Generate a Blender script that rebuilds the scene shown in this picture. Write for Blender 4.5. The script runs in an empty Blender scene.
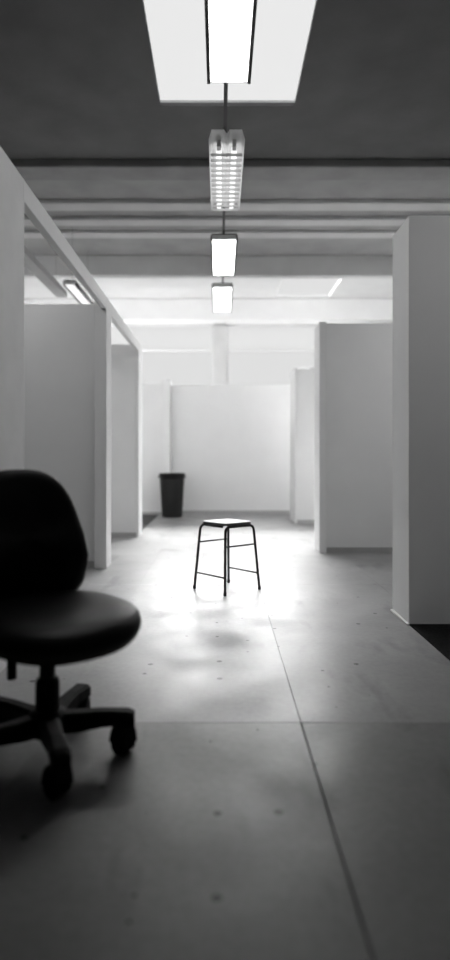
import bpy, bmesh, math, random
from mathutils import Vector, Matrix
random.seed(7)
S = bpy.context.scene
C = S.collection
PI = math.pi
R = math.radians

# ------------------------------------------------------------------ camera
CAMH = 1.0
cd = bpy.data.cameras.new('camera')
cam = bpy.data.objects.new('camera', cd); C.objects.link(cam)
cam.location = (0, 0, CAMH); cam.rotation_euler = (R(90), 0, 0)
cd.sensor_fit = 'VERTICAL'; cd.sensor_height = 36; cd.sensor_width = 36
cd.lens = 36 * 600 / 960
cd.shift_y = -23 / 960; cd.shift_x = 5 / 960
cd.clip_start = 0.02
cd.dof.use_dof = True; cd.dof.focus_distance = 3.6
cd.dof.aperture_fstop = cd.lens / 1000 / 0.030
S.camera = cam

# ------------------------------------------------------------------ daylight
w = bpy.data.worlds.new('overcast'); S.world = w; w.use_nodes = True
bg = w.node_tree.nodes['Background']
bg.inputs[0].default_value = (0.8, 0.8, 0.8, 1); bg.inputs[1].default_value = 1.0
sd = bpy.data.lights.new('sun', 'SUN'); sun = bpy.data.objects.new('sun', sd); C.objects.link(sun)
sun.rotation_euler = (R(-(90 - 47)), 0, 0)     # hazy sun beyond the end windows, shining down the aisle
sun.location = (0, 20, 12)
sd.energy = 45.0; sd.angle = R(55)
V = S.view_settings
V.view_transform = 'Standard'; V.look = 'None'; V.exposure = 0.0; V.gamma = 1.0; V.use_curve_mapping = False

# ------------------------------------------------------------------ materials
def mat(name, g, rough=0.6, spec=0.5, var=0.0, scale=4.0, bump=0.0, bscale=40.0, metal=0.0, stretch=(1, 1, 1)):
    m = bpy.data.materials.new(name); m.use_nodes = True
    n = m.node_tree.nodes; l = m.node_tree.links
    b = n['Principled BSDF']
    b.inputs['Roughness'].default_value = rough
    b.inputs['Specular IOR Level'].default_value = spec
    b.inputs['Metallic'].default_value = metal
    tc = n.new('ShaderNodeTexCoord'); mp = n.new('ShaderNodeMapping'); mp.inputs['Scale'].default_value = stretch
    l.new(tc.outputs['Object'], mp.inputs[0])
    nz = n.new('ShaderNodeTexNoise'); nz.inputs['Scale'].default_value = scale; nz.inputs['Detail'].default_value = 6
    l.new(mp.outputs[0], nz.inputs['Vector'])
    cr = n.new('ShaderNodeValToRGB')
    a, c = max(g - var, 0.0), g + var
    cr.color_ramp.elements[0].color = (a, a, a, 1); cr.color_ramp.elements[1].color = (c, c, c, 1)
    cr.color_ramp.elements[0].position = 0.3; cr.color_ramp.elements[1].position = 0.7
    l.new(nz.outputs['Fac'], cr.inputs[0]); l.new(cr.outputs[0], b.inputs['Base Color'])
    if bump:
        n2 = n.new('ShaderNodeTexNoise'); n2.inputs['Scale'].default_value = bscale; n2.inputs['Detail'].default_value = 4
        l.new(mp.outputs[0], n2.inputs['Vector'])
        bp = n.new('ShaderNodeBump'); bp.inputs['Strength'].default_value = bump; bp.inputs['Distance'].default_value = 0.01
        l.new(n2.outputs['Fac'], bp.inputs['Height']); l.new(bp.outputs[0], b.inputs['Normal'])
    return m

def emis(name, g, strength):
    m = bpy.data.materials.new(name); m.use_nodes = True
    b = m.node_tree.nodes['Principled BSDF']
    b.inputs['Base Color'].default_value = (g, g, g, 1)
    b.inputs['Emission Color'].default_value = (1, 1, 1, 1); b.inputs['Emission Strength'].default_value = strength
    return m

def glass_mat(name, frost):
    m = bpy.data.materials.new(name); m.use_nodes = True
    n = m.node_tree.nodes; l = m.node_tree.links
    n.remove(n['Principled BSDF']); out = n['Material Output']
    t = n.new('ShaderNodeBsdfTransparent'); t.inputs[0].default_value = (0.97, 0.97, 0.97, 1)
    g = n.new('ShaderNodeBsdfTranslucent'); g.inputs[0].default_value = (0.9, 0.9, 0.9, 1)
    gl = n.new('ShaderNodeBsdfGlossy'); gl.inputs['Roughness'].default_value = 0.05
    a = n.new('ShaderNodeMixShader'); a.inputs[0].default_value = frost
    if frost == 1.0: g.inputs[0].default_value = (0.272, 0.272, 0.272, 1)
    l.new(t.outputs[0], a.inputs[1]); l.new(g.outputs[0], a.inputs[2])
    c = n.new('ShaderNodeMixShader'); c.inputs[0].default_value = 0.008
    l.new(a.outputs[0], c.inputs[1]); l.new(gl.outputs[0], c.inputs[2])
    l.new(c.outputs[0], out.inputs[0])
    return m

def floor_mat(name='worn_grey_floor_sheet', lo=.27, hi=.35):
    m = bpy.data.materials.new(name); m.use_nodes = True
    n = m.node_tree.nodes; l = m.node_tree.links; b = n['Principled BSDF']
    geo = n.new('ShaderNodeNewGeometry')
    def noise(scale, detail=5, stretch=(1, 1, 1)):
        mp = n.new('ShaderNodeMapping'); mp.inputs['Scale'].default_value = stretch
        l.new(geo.outputs['Position'], mp.inputs[0])
        z = n.new('ShaderNodeTexNoise'); z.inputs['Scale'].default_value = scale; z.inputs['Detail'].default_value = detail
        l.new(mp.outputs[0], z.inputs['Vector']); return z.outputs['Fac']
    def ramp(src, p0, v0, p1, v1):
        r = n.new('ShaderNodeMapRange'); r.inputs['From Min'].default_value = p0; r.inputs['From Max'].default_value = p1
        r.inputs['To Min'].default_value = v0; r.inputs['To Max'].default_value = v1; l.new(src, r.inputs['Value']); return r.outputs['Result']
    def mul(a, bb):
        k = n.new('ShaderNodeMath'); k.operation = 'MULTIPLY'; l.new(a, k.inputs[0]); l.new(bb, k.inputs[1]); return k.outputs[0]
    base = ramp(noise(1.3, 6), 0.3, lo, 0.7, hi)
    fine = ramp(noise(38, 4), 0.3, 0.93, 0.7, 1.05)
    # scattered dark flecks with a shape of their own
    vo = n.new('ShaderNodeTexVoronoi'); vo.voronoi_dimensions = '2D'; vo.inputs['Scale'].default_value = 6.0
    l.new(geo.outputs['Position'], vo.inputs['Vector'])
    sep = n.new('ShaderNodeSeparateColor'); l.new(vo.outputs['Color'], sep.inputs[0])
    size = ramp(sep.outputs[0], 0.70, 0.0, 1.0, 0.085)
    lt = n.new('ShaderNodeMath'); lt.operation = 'LESS_THAN'
    l.new(vo.outputs['Distance'], lt.inputs[0]); l.new(size, lt.inputs[1])
    fleck = ramp(lt.outputs[0], 0, 1.0, 1, 0.25)
    scuff = ramp(noise(5, 8, (1, .35, 1)), 0.58, 1.0, 0.70, 0.72)
    col = mul(mul(base, fine), mul(fleck, scuff))
    cc = n.new('ShaderNodeCombineColor')
    for i in range(3): l.new(col, cc.inputs[i])
    l.new(cc.outputs[0], b.inputs['Base Color'])
    l.new(ramp(noise(3.2, 6), 0.3, 0.30, 0.7, 0.48), b.inputs['Roughness'])
    b.inputs['Specular IOR Level'].default_value = 0.22
    bp = n.new('ShaderNodeBump'); bp.inputs['Strength'].default_value = 0.4; bp.inputs['Distance'].default_value = 0.01
    l.new(noise(6, 4, (1, 1, 1)), bp.inputs['Height']); l.new(bp.outputs[0], b.inputs['Normal'])
    return m

M = dict(
    white=mat('white_painted_board', 0.80, 0.55, 0.3, 0.015, 3, 0.06, 60),
    white_rough=mat('white_painted_plaster', 0.78, 0.6, 0.3, 0.03, 5, 0.25, 25),
    timber=mat('white_painted_timber', 0.80, 0.45, 0.4, 0.015, 6, 0.05, 50, stretch=(1, 1, .2)),
    ceil=mat('shaded_concrete_ceiling', 0.17, 0.8, 0.2, 0.02, 2.5, 0.2, 18),  # near ceiling, its shade put into a darker colour
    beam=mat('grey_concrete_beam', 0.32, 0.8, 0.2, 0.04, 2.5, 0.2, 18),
    ceil_lit=mat('lit_concrete_ceiling', 0.36, 0.8, 0.2, 0.04, 2.5, 0.2, 18),  # same ceiling past the first rib, paler to stand in for light
    beam_lit=mat('lit_grey_beam', 0.60, 0.8, 0.2, 0.03, 2.5, 0.2, 18),  # paler than the first beam, lamplight put into the colour
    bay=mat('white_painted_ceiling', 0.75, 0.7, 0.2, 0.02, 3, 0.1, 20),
    pier=mat('grey_painted_pier', 0.60, 0.7, 0.2, 0.02, 4, 0.1, 25),
    dark=mat('dark_painted_wall', 0.04, 0.8, 0.2, 0.01, 3),
    floor=floor_mat(),
    floor_dark_shaded=floor_mat('darker_worn_sheet_shaded', .19, .25),  # near sheets a darker tone, deepened to stand in for the dim foreground
    slab=mat('dark_subfloor', 0.02, 0.9, 0.1, 0.005, 5),
    hardboard=mat('dark_blocking_hardboard', 0.10, 0.7, 0.3, 0.02, 8, 0.1, 80),  # dark board for the unseen light blockers and the end screen's rear
    carpet=mat('black_carpet', 0.012, 0.95, 0.05, 0.005, 60, 0.4, 300),
    carpet_grey=mat('dark_grey_carpet', 0.10, 0.95, 0.05, 0.02, 60, 0.4, 300),
    skirting=mat('grey_skirting', 0.42, 0.5, 0.3, 0.02, 8),
    frame=mat('white_window_metal', 0.72, 0.4, 0.4, 0.01, 8),
    glass=glass_mat('clear_glass', 0.0),
    frost=glass_mat('whitewashed_glass', 1.0),
    black_tube=mat('black_enamelled_steel', 0.004, 0.45, 0.2, 0.002, 20),
    seatwood=mat('pale_laminated_wood', 0.72, 0.35, 0.5, 0.06, 5, stretch=(1, 12, 1)),
    seatedge=mat('dark_wood_edge', 0.05, 0.5, 0.3, 0.02, 20),
    rubber=mat('black_rubber', 0.004, 0.8, 0.2, 0.003, 30),
    vinyl=mat('black_vinyl_upholstery', 0.003, 0.42, 0.3, 0.003, 12, 0.12, 220),
    plastic=mat('black_moulded_plastic', 0.003, 0.6, 0.12, 0.003, 25, 0.1, 150),
    chrome=mat('dark_steel', 0.012, 0.3, 0.5, 0.01, 20, metal=0.6),
    binp=mat('dark_grey_bin_plastic', 0.008, 0.42, 0.3, 0.002, 12),
    housing=mat('dark_grey_lamp_housing', 0.05, 0.6, 0.3, 0.01, 10),
    reflector=mat('white_lamp_reflector', 0.80, 0.4, 0.4, 0.01, 10),
    conduit=mat('grey_steel_trunking', 0.07, 0.5, 0.4, 0.01, 10),
    tray=mat('pale_grey_cable_tray', 0.42, 0.5, 0.4, 0.02, 10),
    opal=emis('lit_opal_diffuser', 0.8, 8.0),
    tube=emis('lit_fluorescent_tube', 0.9, 1.3),
    opal_dim=emis('dim_opal_diffuser', 0.8, 0.7),
)

# ------------------------------------------------------------------ helpers
def obj(name, bm, m, parent=None, smooth=False, loc=None):
    me = bpy.data.meshes.new(name)
    bmesh.ops.recalc_face_normals(bm, faces=bm.faces[:])
    bm.to_mesh(me); bm.free(); me.materials.append(m)
    if smooth:
        for p in me.polygons: p.use_smooth = True
    o = bpy.data.objects.new(name, me); C.objects.link(o)
    if parent: o.parent = parent
    if loc: o.location = loc
    return o

def empty(name, loc=(0, 0, 0), rz=0.0):
    o = bpy.data.objects.new(name, None); C.objects.link(o)
    o.location = loc; o.rotation_euler = (0, 0, rz); o.empty_display_size = 0.1
    return o

def tag(o, label=None, cat=None, group=None, kind=None):
    if label: o['label'] = label
    if cat: o['category'] = cat
    if group: o['group'] = group
    if kind: o['kind'] = kind
    return o

def box(bm, x0, x1, y0, y1, z0, z1, bev=0.0, seg=2):
    vs = [bm.verts.new((x, y, z)) for z in (z0, z1) for y in (y0, y1) for x in (x0, x1)]
    fs = [bm.faces.new([vs[i] for i in q]) for q in ((0, 2, 3, 1), (4, 5, 7, 6), (0, 1, 5, 4), (2, 6, 7, 3), (0, 4, 6, 2), (1, 3, 7, 5))]
    if bev:
        es = {e for f in fs for e in f.edges}
        bmesh.ops.bevel(bm, geom=list(es), offset=bev, segments=seg, profile=0.5, affect='EDGES')
    return bm

def bx(*a, **k): return box(bmesh.new(), *a, **k)

def tube(bm, pts, r, n=12, cap=True):
    """sweep a circle (radius r or a list of radii) along a polyline"""
    pts = [Vector(p) for p in pts]; rings = []
    rs = r if isinstance(r, (list, tuple)) else [r] * len(pts)
    t0 = (pts[1] - pts[0]).normalized()
    up = Vector((0, 0, 1)) if abs(t0.z) < .9 else Vector((1, 0, 0))
    u = t0.cross(up).normalized()
    for i, p in enumerate(pts):
        a = pts[max(i - 1, 0)]; b = pts[min(i + 1, len(pts) - 1)]
        t = (b - a).normalized()
        u = (u - t * u.dot(t)).normalized(); v = t.cross(u)
        rings.append([bm.verts.new(p + (u * math.cos(2 * PI * k / n) + v * math.sin(2 * PI * k / n)) * rs[i]) for k in range(n)])
    for a, b in zip(rings, rings[1:]):
        for k in range(n): bm.faces.new((a[k], a[(k + 1) % n], b[(k + 1) % n], b[k]))
    if cap:
        bm.faces.new(rings[0][::-1]); bm.faces.new(rings[-1])
    return bm

def lathe(bm, prof, n=32, rib=0.0, nr=0):
    """revolve (radius, z) pairs about z"""
    rings = []
    for r, z in prof:
        rings.append([bm.verts.new((r * (1 + (rib if (k % 2) else 0)) * math.cos(2 * PI * k / n), r * (1 + (rib if (k % 2) else 0)) * math.sin(2 * PI * k / n), z)) for k in range(n)])
    for a, b in zip(rings, rings[1:]):
        for k in range(n): bm.faces.new((a[k], a[(k + 1) % n], b[(k + 1) % n], b[k]))
    bm.faces.new(rings[0][::-1]); bm.faces.new(rings[-1])
    return bm

def round_path(pts, rad, n=6):
    """polyline with its inner corners rounded"""
    pts = [Vector(p) for p in pts]; out = [pts[0]]
    for a, b, c in zip(pts, pts[1:], pts[2:]):
        d1 = (a - b).normalized(); d2 = (c - b).normalized()
        p0 = b + d1 * rad; p1 = b + d2 * rad
        for i in range(n + 1):
            t = i / n
            out.append(p0 * (1 - t) ** 2 + b * 2 * t * (1 - t) + p1 * t * t)
    out.append(pts[-1]); return out

def copy_tree(o, parent=None):
    c = o.copy(); C.objects.link(c)
    if parent: c.parent = parent
    for ch in list(o.children): copy_tree(ch, c)
    return c

# ------------------------------------------------------------------ the room shell
XL, XR, YB, YW, HC = -4.2, 4.2, -2.6, 11.75, 4.0
fl = tag(obj('floor', bx(XL, XR, YB, YW + .3, -0.12, -0.02), M['slab']), 'grey floor of large worn sheets with dark open seams', kind='structure')
xs = [XL, -3.455, -2.515, -1.575, -0.635, 0.305, 1.246, 2.186, 3.126, XR]
ys = [YB, -0.18, 2.26, 4.70, 7.14, 9.58, YW + .3]
for i in range(len(xs) - 1):
    for j in range(len(ys) - 1):
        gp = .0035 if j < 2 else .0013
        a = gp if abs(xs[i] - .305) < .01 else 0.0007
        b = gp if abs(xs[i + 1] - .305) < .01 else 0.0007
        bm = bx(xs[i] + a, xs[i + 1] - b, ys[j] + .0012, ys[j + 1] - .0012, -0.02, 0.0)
        obj('floor_sheet', bm, M['floor_dark_shaded' if j < 2 else 'floor'], fl)
# ceiling slab with two rooflight openings; each slab strip is part of the ceiling
ce = empty('ceiling'); tag(ce, 'grey concrete ceiling crossed by beams, with rooflights', kind='structure')
SK1 = (-0.51, 0.64, 3.05, 5.13)
SK2 = (1.04, 2.05, 10.10, 11.28)
SK3 = (-3.9, 3.9, 9.12, 10.02)
def slab(x0, x1, y0, y1, m): obj('ceiling_slab', bx(x0, x1, y0, y1, HC, HC + .03), m, ce)
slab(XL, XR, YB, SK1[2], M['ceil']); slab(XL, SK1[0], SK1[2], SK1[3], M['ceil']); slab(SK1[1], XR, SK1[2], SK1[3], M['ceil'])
slab(XL, XR, SK1[3], 6.1, M['ceil']); slab(XL, XR, 6.1, 9.0, M['ceil_lit'])
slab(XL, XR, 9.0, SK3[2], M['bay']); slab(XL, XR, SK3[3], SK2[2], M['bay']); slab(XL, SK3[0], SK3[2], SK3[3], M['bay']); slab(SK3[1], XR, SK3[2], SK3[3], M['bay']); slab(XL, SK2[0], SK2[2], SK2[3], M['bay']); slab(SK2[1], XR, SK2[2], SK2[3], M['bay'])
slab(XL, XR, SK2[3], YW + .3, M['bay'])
# beams: (front y, width, depth, material)
for k, (y, wd, dp, m) in enumerate([(6.04, .30, .08, 'beam'), (6.98, .22, .05, 'beam_lit'), (7.47, .20, .05, 'beam_lit'), (7.93, .20, .04, 'beam_lit'), (8.93, .14, .30, 'beam_lit'), (11.36, .30, .40, 'bay')]):
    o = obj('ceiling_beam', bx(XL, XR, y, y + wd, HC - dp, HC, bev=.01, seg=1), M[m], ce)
def rooflight(n, s, label, g='glass'):
    x0, x1, y0, y1 = s
    r = empty('window_%d' % n, ((x0 + x1) / 2, (y0 + y1) / 2, HC + .03)); tag(r, label, 'rooflight', kind='structure')
    hx, hy = (x1 - x0) / 2, (y1 - y0) / 2
    for nm, a in (('kerb', (-hx - .06, -hx, -hy - .06, hy + .06)), ('kerb', (hx, hx + .06, -hy - .06, hy + .06)), ('kerb', (-hx, hx, -hy - .06, -hy)), ('kerb', (-hx, hx, hy, hy + .06))):
        obj(nm, bx(a[0], a[1], a[2], a[3], 0, .02), M['bay'], r)
    obj('pane', bx(-hx - .05, hx + .05, -hy - .05, hy + .05, .02, .026), M[g], r)
rooflight(3, SK1, 'rooflight in the grey ceiling above the hanging opal lamp', 'frost')
rooflight(4, SK2, 'small rooflight in the pale ceiling bay beside the end windows')

rooflight(5, SK3, 'unseen strip rooflight added beyond the deepest beam to light the end screen')  # added out of view behind the beam as extra light on the end screen
tag(obj('wall_left', bx(XL - .2, XL, YB, YW + .3, 0, HC), M['white_rough']), 'white outer wall behind the booths', kind='structure')
tag(obj('wall_right', bx(XR, XR + .2, YB, YW + .3, 0, HC), M['white_rough']), 'white outer wall behind the booths', kind='structure')
tag(obj('wall_rear', bx(XL, XR, YB - .2, YB, 0, HC), M['dark']), 'dark wall closing the unlit end of the aisle', kind='structure')
# end wall: solid below the sill, a pier between two wide windows, solid ends
SILL, HEAD, TR = 1.05, 3.62, 3.10
we = empty('wall_back'); tag(we, 'white end wall with wide windows', kind='structure')
obj('wall_panel', bx(XL, XR, YW, YW + .25, 0, SILL), M['white_rough'], we)
obj('wall_panel', bx(XL, XR, YW, YW + .25, HEAD, HC), M['white_rough'], we)
for x0, x1 in ((XL, -2.75), (-.12, .12), (2.75, XR)):
    obj('pier', bx(x0, x1, YW, YW + .25, SILL, HEAD), M['pier'], we)
for n, (x0, x1) in enumerate(((-2.75, -.12), (.12, 2.75)), 1):
    wn = empty('window_%d' % n, ((x0 + x1) / 2, YW + .1, SILL))
    tag(wn, 'wide bright window with a thin transom, %s the white pier' % ('to the bin side of' if n == 1 else 'across from the bin by'), 'window', kind='structure')
    hw = (x1 - x0) / 2; H = HEAD - SILL
    for a in ((-hw, hw, 0, .05), (-hw, hw, H - .05, H), (-hw, hw, TR - SILL - .012, TR - SILL + .012)):
        obj('window_rail', bx(a[0], a[1], -.03, .03, a[2], a[3]), M['frame'], wn)
    for a in (-hw, hw - .04):
        obj('window_stile', bx(a, a + .04, -.03, .03, .05, H - .05), M['frame'], wn)
    for z0, z1 in ((.05, TR - SILL - .012), (TR - SILL + .012, H - .05)):
        obj('pane', bx(-hw + .04, hw - .04, -.003, .003, z0, z1), M['glass'], wn)

# ------------------------------------------------------------------ booths: posts, header rails and boards
HP = 2.44
def partition(name, label, origin, panels, posts=(), group=None, hp=HP, skirt=True, rough=False, rear=False, raw=False):
    """panels/posts: (x0,x1,y0,y1[,h]) world boxes -> parts of one partition"""
    r = empty(name, origin); tag(r, label, 'partition', group, 'thing')
    ox, oy, _ = origin
    for p in panels:
        h = p[4] if len(p) > 4 else hp
        obj('board', bx(p[0] - ox, p[1] - ox, p[2] - oy, p[3] - oy, .0, h, bev=.003, seg=1), M['hardboard' if raw else 'white_rough' if rough else 'white'], r)
        obj('rear_board', bx(p[0] - ox, p[1] - ox, p[3] - oy + .0005, p[3] - oy + .012, .0, h), M['hardboard' if rear else 'white'], r)
        if skirt:
            obj('skirting', bx(p[0] - ox, p[1] - ox, p[2] - oy - .012, p[2] - oy - .0005, 0.0, .055), M['skirting'], r)
    for p in posts:
        h = p[4] if len(p) > 4 else hp
        obj('post', bx(p[0] - ox, p[1] - ox, p[2] - oy, p[3] - oy, .0, h, bev=.004, seg=1), M['timber'], r)
    return r
LX = -1.015
# left row
p1 = partition('booth_partition', 'white plastered partition end carrying the long header rail, behind the office chair', (-1.1, 2.3, 0),
          [(LX - .12, LX, 2.45, 3.10)], skirt=False, rough=True)
obj('light_blocking_board', bx(LX - .12 + 1.1, LX + 1.1 - .004, .3 - 2.3, 2.449 - 2.3, 0, HP), M['hardboard'], p1)  # unseen dark board added to cut bounce onto the near floor
rail = tag(obj('header_rail', bx(LX - .05, LX, 3.105, 5.355, HP - .115, HP, bev=.006), M['timber']), 'white timber rail spanning the open booth front beside the office chair', 'rail', 'booth header rails')
rail2 = tag(obj('header_rail', bx(LX - .05, LX, 5.605, 7.495, HP - .115, HP, bev=.006), M['timber']), 'white timber rail between the two slim posts, with window light behind it', 'rail', 'booth header rails')
partition('booth_partition', 'wide white partition with a thick square post between two header rails', (-2.4, 5.46, 0),
          [(XL + .01, LX - .112, 5.45, 5.50, HP - .05)], [(LX - .11, LX, 5.36, 5.60)])
partition('booth_partition', 'white partition with a slim post where the second header rail ends', (-2.4, 7.5, 0),
          [(XL + .01, LX - .032, 7.51, 7.56, HP - .03)], [(LX - .03, LX, 7.50, 7.82)])
partition('booth_partition', 'lower pale partition standing directly behind the dark bin', (-2.4, 10.3, 0),
          [(XL + .01, -.992, 10.33, 10.38, 2.27)], [(-.99, -.865, 10.32, 10.66, 2.33)])
# end partition closing the aisle
partition('end_partition', 'wide white screen closing the aisle below the windows', (0.17, 10.6, 0), [(-.862, XR - .01, 10.60, 10.66, 2.275)], rear=True)  # unseen rear face made dark to cut sun bounce onto the pier
# right row
partition('booth_partition', 'thick shaded partition end rising from the black carpet', (1.8, 3.57, 0), [(1.125, XR - .01, 3.575, 3.90)], skirt=False)
partition('booth_partition', 'broad white partition with slim post, next behind the thick one on black carpet', (2.4, 6.25, 0),
          [(1.112, XR - .01, 6.28, 6.33, 2.40)], [(1.035, 1.11, 6.25, 6.58, 2.41)])
rp = partition('booth_partition', 'narrow partition with a chipped uneven top edge, beside the end screen', (2.4, 9.0, 0),
          [(1.162, XR - .01, 9.03, 9.08, 2.325)], [(1.13, 1.16, 9.02, 9.68, 2.35)])
for a, b, h in ((1.20, 1.30, .018), (1.34, 1.47, .03), (1.50, 1.56, .012)):
    obj('torn_board_edge', bx(a - 2.4, b - 2.4, .035, .075, 2.325, 2.325 + h, bev=.004, seg=1), M['white'], rp)
tag(obj('trim_1', bx(1.108, 1.124, 3.56, 3.90, 0.0005, .012, bev=.002, seg=1), M['timber']), 'thin white floor strip along the foot of the thick partition', kind='structure')
partition('booth_partition', 'unseen dark partition added to shade the near aisle floor', (1.18, 1.5, 0), [(1.126, 1.24, .3, 2.82)], skirt=False, raw=True)  # added out of view to keep light off the near aisle
# carpets in two booths
cb = bx(1.126, 4.15, 2.84, 3.565, .0008, .008); box(cb, 1.25, 4.15, -1.5, 2.84, .0008, .008)
tag(obj('carpet', cb, M['carpet']), 'black carpet in the open booth before the thick partition', 'carpet')
tag(obj('carpet', bx(-4.15, -1.06, 7.9, 10.31, .0008, .008), M['carpet_grey']), 'dark grey carpet in the booth beside the bin', 'carpet')

# ------------------------------------------------------------------ lamps
LZ = CAMH + 2.2
def hang(parent, pts, z0=.06, z1=None):
    for x, y in pts:
        obj('hanging_wire', tube(bmesh.new(), [(x, y, z0), (x, y, z1 or HC - LZ - .002)], .0015, 6), M['conduit'], parent)
def opal_lamp(x, y0, y1, label, group='opal lamps in the aisle row', wd=.23, m='opal'):
    L = y1 - y0; r = empty('ceiling_lamp', (x, y0, LZ)); tag(r, label, 'lamp', group)
    bm = bmesh.new(); h = wd / 2
    box(bm, -h, h, 0, L, .05, .062); box(bm, -h - .012, -h + .006, 0, L, -.012, .05); box(bm, h - .006, h + .012, 0, L, -.012, .05)
    obj('housing', bm, M['housing'], r)
    obj('diffuser', bx(-h + .008, h - .008, .004, L - .004, -.005, .04, bev=.012), M[m], r)
    for e in (0, L): obj('end_cap', bx(-h, h, e - (.008 if e == 0 else 0), e + (.008 if e else 0), .0, .05), M['reflector'], r)
    hang(r, [(0, .15), (0, L - .15)])
    return r
CX = .052
opal_lamp(CX, 2.30, 3.52, 'long opal lamp with dark edges hanging below the rooflight')
opal_lamp(CX - .01, 6.08, 7.25, 'opal lamp hanging next beyond the twin-tube lamp', wd=.25)
opal_lamp(CX - .02, 7.80, 9.05, 'opal lamp hanging at the window end of the row', wd=.25)
# twin-tube lamp with a louvred reflector
t = empty('ceiling_lamp', (CX - .005, 4.13, LZ)); tag(t, 'twin tube lamp with cross blades in an open reflector', 'lamp')
bm = bmesh.new(); hw = .125; L = 1.2
prof = [(-hw, -.02), (-hw + .02, .05), (-.02, .05), (0, .02), (.02, .05), (hw - .02, .05), (hw, -.02)]
for a, b in zip(prof, prof[1:]):
    vs = [bm.verts.new(p) for p in ((a[0], 0, a[1]), (b[0], 0, b[1]), (b[0], L, b[1]), (a[0], L, a[1]), (a[0], 0, a[1] + .006), (b[0], 0, b[1] + .006), (b[0], L, b[1] + .006), (a[0], L, a[1] + .006))]
    for q in ((0, 1, 2, 3), (4, 7, 6, 5), (0, 4, 5, 1), (2, 6, 7, 3), (0, 3, 7, 4), (1, 5, 6, 2)): bm.faces.new([vs[i] for i in q])
obj('reflector', bm, M['reflector'], t)
for sx in (-.055, .055):
    obj('tube', tube(bmesh.new(), [(sx, .17, .012), (sx, L - .01, .012)], .018, 12), M['tube'], t, True)
    obj('tube_holder', bx(sx - .015, sx + .015, .11, .17, -.005, .04), M['reflector'], t)
for k in range(13):
    obj('blade', bx(-hw + .01, hw - .01, .2 + k * .08, .202 + k * .08, -.03, -.008), M['reflector'], t)
hang(t, [(0, .2), (0, L - .2)])
tr = tag(obj('cable_trunking', bx(CX - .028, CX - .004, 1.9, 9.3, LZ + .07, LZ + .10), M['conduit']), 'dark steel trunking running above the row of aisle lamps', 'trunking')
# one slim lamp over the booths, then unseen lamps added to light the boards
opal_lamp(-1.92, 7.65, 8.85, 'slim dim lamp hanging over the booth boards beside the cable tray', None, .14, 'opal_dim')
for x, y0, lb in ((-2.0, 3.6, 'unseen fill lamp added over the booth beside the office chair'), (-3.0, 5.9, 'unseen fill lamp added over the booth behind the second rail'),
                  (2.4, 4.4, 'unseen fill lamp added over the booth behind the thick partition'), (2.2, 1.6, 'unseen fill lamp added over the black carpet'), (2.9, 7.0, 'unseen fill lamp added over the booth behind the broad partition')):
    opal_lamp(x, y0, y0 + 1.2, lb, 'unseen fill lamps added over the booths', .5)
tray = empty('cable_tray', (-2.16, 5.0, LZ)); tag(tray, 'pale cable tray hanging over the booths beside a lamp', 'tray')
bm = bmesh.new(); box(bm, -.07, .07, 0, 3.2, -.02, -.012); box(bm, -.07, -.064, 0, 3.2, -.012, .06); box(bm, .064, .07, 0, 3.2, -.012, .06)
obj('channel', bm, M['tray'], tray); hang(tray, [(0, .3), (0, 2.9)], -.012)

# ------------------------------------------------------------------ black lab stool
SX, SY, SH = .052, 4.545, .516
st = empty('lab_stool', (SX, SY, 0), R(-4)); tag(st, 'black tubular steel stool with pale wooden seat, alone in the aisle', 'stool')
rb, rt, tr_ = .247, .188, .0100
F = {'a': (-1, 0), 'b': (0, -1), 'c': (0, 1), 'd': (1, 0)}
def foot(k, z):
    """centre line of a leg at height z"""
    f = z / (SH - .03); r_ = rb + (rt + .012 - rb) * f
    return Vector((F[k][0] * r_, F[k][1] * r_ * .93, z))
for p, q in (('a', 'c'), ('b', 'd')):
    fr = obj('leg_frame', tube(bmesh.new(), round_path([foot(p, .012), foot(p, SH - .028), foot(q, SH - .028), foot(q, .012)], .045, 7), tr_, 12), M['black_tube'], st, True)
    for k in (p, q):
        obj('rubber_foot', lathe(bmesh.new(), [(.0115, 0), (.012, .004), (.0115, .026), (.010, .028)], 14), M['rubber'], fr, True, loc=(foot(k, 0).x, foot(k, 0).y, 0))
for p, q, z in (('a', 'c', .355), ('b', 'd', .345), ('a', 'b', .125), ('c', 'd', .125)):
    obj('stretcher', tube(bmesh.new(), [foot(p, z), foot(q, z)], .0062, 10), M['black_tube'], st, True)
def seat_poly(bm, hd, z0, z1, cr=.03):
    pts = []
    cs = [Vector((hd, 0)), Vector((0, hd * .95)), Vector((-hd, 0)), Vector((0, -hd * .95))]
    for i in range(4):
        a, b, c = cs[i - 1], cs[i], cs[(i + 1) % 4]
        p0 = b + (a - b).normalized() * cr; p1 = b + (c - b).normalized() * cr
        for k in range(6):
            u = k / 5; pts.append(p0 * (1 - u) ** 2 + b * 2 * u * (1 - u) + p1 * u * u)
    lo = [bm.verts.new((p.x, p.y, z0)) for p in pts]; hi = [bm.verts.new((p.x, p.y, z1)) for p in pts]
    bm.faces.new(lo[::-1]); bm.faces.new(hi)
    n = len(pts)
    for i in range(n): bm.faces.new((lo[i], lo[(i + 1) % n], hi[(i + 1) % n], hi[i]))
    return bm
so = obj('seat', seat_poly(bmesh.new(), .192, SH - .0185, SH - .006), M['seatedge'], st)
obj('seat_top', seat_poly(bmesh.new(), .190, SH - .006, SH), M['seatwood'], so)
for p, q in (('a', 'b'), ('c', 'd')):
    a = foot(p, SH - .028) * .93; b = foot(q, SH - .028) * .93; a.z = b.z = SH - .028
    obj('seat_rail', tube(bmesh.new(), [a.lerp(b, .12), a.lerp(b, .88)], .008, 10), M['black_tube'], st, True)

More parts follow.
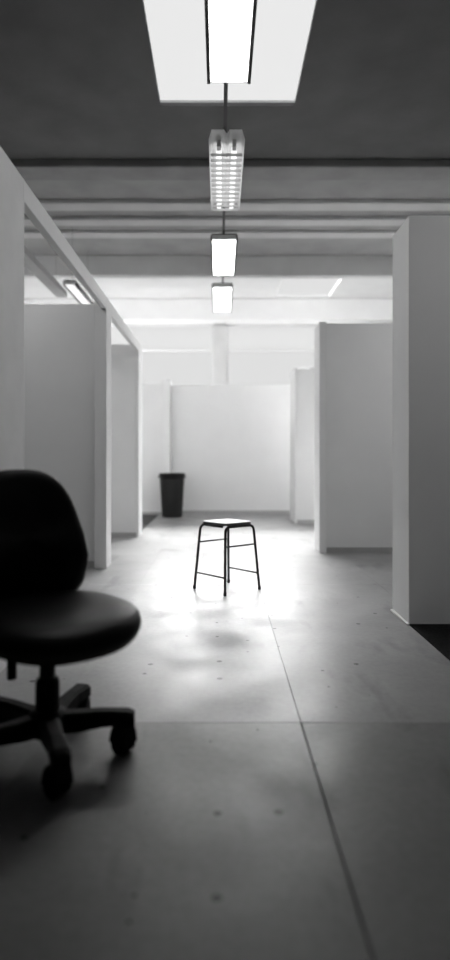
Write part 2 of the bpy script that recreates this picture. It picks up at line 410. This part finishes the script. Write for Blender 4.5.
# ------------------------------------------------------------------ bin
bn = empty('waste_bin', (-.80, 10.0, 0)); tag(bn, 'tall dark ribbed bin with a thick rim, against the pale partition', 'bin')
prof = [(.150, 0.0), (.160, .006), (.166, .03)] + [(.166 + .034 * k / 8, .03 + .60 * k / 8) for k in range(1, 9)]
obj('body', lathe(bmesh.new(), prof + [(.192, .63), (.158, .03)], 72, .018), M['binp'], bn)
obj('rim', lathe(bmesh.new(), [(.200, .63), (.208, .635), (.208, .70), (.216, .705), (.218, .725), (.210, .73), (.198, .73), (.196, .63)], 48), M['binp'], bn, True)
for s in (-1, 1):
    obj('handle', bx(s * .215 - .012, s * .215 + .012, -.06, .06, .655, .69, bev=.005), M['binp'], bn)

# ------------------------------------------------------------------ office chair
ch = empty('office_chair', (-.575, 2.0, 0), R(-50)); tag(ch, 'black swivel office chair on five casters', 'chair')
def cushion(name, hx, hy, prof, m, e=2.6, n=56, parent=ch, loc=(0, 0, 0)):
    """stack of superellipse outlines: prof = (scale, z)"""
    bm = bmesh.new(); rings = []
    for s, z in prof:
        ring = []
        for k in range(n):
            a = 2 * PI * k / n; c, sn = math.cos(a), math.sin(a)
            x = hx * s * math.copysign(abs(c) ** (2 / e), c); y = hy * s * math.copysign(abs(sn) ** (2 / e), sn)
            zz = z - (.035 * max(0, x / hx) ** 3 if s > .5 else .035 * max(0, x / hx) ** 3)     # waterfall front edge
            ring.append(bm.verts.new((x, y, zz)))
        rings.append(ring)
    for a, b in zip(rings, rings[1:]):
        for k in range(n): bm.faces.new((a[k], a[(k + 1) % n], b[(k + 1) % n], b[k]))
    bm.faces.new(rings[0][::-1]); bm.faces.new(rings[-1])
    return obj(name, bm, m, parent, True, loc)
cushion('seat', .262, .262, [(.90, .432), (.96, .440), (.99, .455), (1.0, .470), (.985, .488), (.94, .502), (.86, .511), (.7, .515), (.4, .511), (.1, .509)], M['vinyl'], loc=(.055, 0, 0))
sh = cushion('seat_shell', .262, .262, [(.25, .375), (.45, .380), (.65, .392), (.82, .410), (.93, .428), (.965, .440), (.95, .445)], M['plastic'], loc=(.055, 0, 0))
# backrest: rounded trapezoid, wide at the foot, wrapped round the sitter
def back(name, hw0, hw1, z0, z1, x_of, th, m, inset=0.0):
    bm = bmesh.new(); n = 64; zc = (z0 + z1) / 2; hz = (z1 - z0) / 2; rings = []
    for s, off in ((.05, 1.0), (.5, 1.0), (.85, .93), (.95, .75), (1.0, .35), (1.0, -.35), (.95, -.75), (.85, -.93), (.5, -1.0), (.05, -1.0)):
        ring = []
        for k in range(n):
            a = 2 * PI * k / n; c, sn = math.cos(a), math.sin(a)
            e = 2.8 if sn > 0 else 4.2
            u = math.copysign(abs(c) ** (2 / e), c) * s; v = math.copysign(abs(sn) ** (2 / e), sn) * s
            hw = hw0 + (hw1 - hw0) * (v * .5 + .5) ** 1.5
            y = hw * u; z = zc + hz * v
            ring.append(bm.verts.new((x_of(y, z) + th * .5 * off, y, z)))
        rings.append(ring)
    for a, b in zip(rings, rings[1:]):
        for k in range(n): bm.faces.new((a[k], a[(k + 1) % n], b[(k + 1) % n], b[k]))
    bm.faces.new(rings[0][::-1]); bm.faces.new(rings[-1])
    return obj(name, bm, m, ch, True)
xf = lambda y, z: -.20 - .10 * (z - .5) + .55 * y * y + .04 * math.exp(-((z - .66) / .08) ** 2)
bk = back('backrest', .236, .180, .470, .955, xf, .06, M['vinyl'])
back('backrest_shell', .224, .168, .484, .940, lambda y, z: xf(y, z) - .036, .03, M['plastic'])
# back bracket with adjusting knob, tilt lever
br = obj('back_bracket', tube(bmesh.new(), round_path([(-.02, 0, .365), (-.285, 0, .365), (-.275, 0, .66)], .06, 6), .019, 10), M['plastic'], ch, True)
obj('adjusting_knob', tube(bmesh.new(), [(-.225, -.034, .372), (-.225, -.034, .205)], .017, 14), M['plastic'], br, True)
lv = obj('lever', tube(bmesh.new(), [(-.04, -.03, .362), (-.08, -.18, .356), (-.10, -.245, .335)], [.006, .006, .010], 10), M['plastic'], ch, True)
obj('mechanism_plate', bx(-.11, .11, -.075, .075, .345, .392, bev=.012), M['plastic'], ch)
# gas column: cover, cylinder
obj('column', tube(bmesh.new(), [(0, 0, .215), (0, 0, .35)], .0265, 20), M['chrome'], ch, True)
obj('column_cover', lathe(bmesh.new(), [(.040, .145), (.039, .25), (.036, .262), (.030, .268)], 28), M['plastic'], ch, True)
ba = obj('base_hub', lathe(bmesh.new(), [(.045, .075), (.062, .085), (.066, .12), (.060, .15), (.044, .162)], 28), M['plastic'], ch, True)
for k in range(5):
    wa = R(6 + 72 * k); a = wa + R(50)        # world direction, then into the turned chair
    d = Vector((math.cos(a), math.sin(a), 0)); s = Vector((-math.sin(a), math.cos(a), 0))
    bm = bmesh.new(); rings = []
    for u, hw, zt, zb in ((.03, .034, .150, .088), (.10, .030, .150, .090), (.18, .026, .152, .100), (.23, .028, .149, .104), (.265, .031, .147, .100), (.288, .026, .138, .098)):
        p = d * u
        rings.append([bm.verts.new(q) for q in (p + s * hw + Vector((0, 0, zb)), p + s * hw + Vector((0, 0, zt - .010)), p + s * hw * .6 + Vector((0, 0, zt)), p - s * hw * .6 + Vector((0, 0, zt)), p - s * hw + Vector((0, 0, zt - .010)), p - s * hw + Vector((0, 0, zb)))])
    for r0, r1 in zip(rings, rings[1:]):
        for i in range(6): bm.faces.new((r0[i], r0[(i + 1) % 6], r1[(i + 1) % 6], r1[i]))
    bm.faces.new(rings[0][::-1]); bm.faces.new(rings[-1])
    lg = obj('leg', bm, M['plastic'], ch)
    p = d * .258
    bm = bmesh.new()
    ca = a + R(25 * ((k * 2) % 5) - 40)
    T = Matrix.Translation((p.x, p.y, 0)) @ Matrix.Rotation(ca, 4, 'Z')
    n = 14; v0 = []; v1 = []
    for i in range(n + 1):
        q = PI * i / n
        v0.append(bm.verts.new((-.012 + .036 * math.cos(q), -.030, .036 + .068 * math.sin(q)))); v1.append(bm.verts.new((-.012 + .036 * math.cos(q), .030, .036 + .068 * math.sin(q))))
    for i in range(n): bm.faces.new((v0[i], v0[i + 1], v1[i + 1], v1[i]))
    bm.faces.new(v0); bm.faces.new(v1[::-1]); bm.faces.new((v0[0], v1[0], v1[-1], v0[-1]))
    tube(bm, [(0, 0, .07), (0, 0, .116)], .011, 10)
    for sy in (-.019, .019):
        tube(bm, [(-.012, sy - .009, .030), (-.012, sy + .009, .030)], .030, 22)
    bm.transform(T)
    obj('caster', bm, M['rubber'], lg)
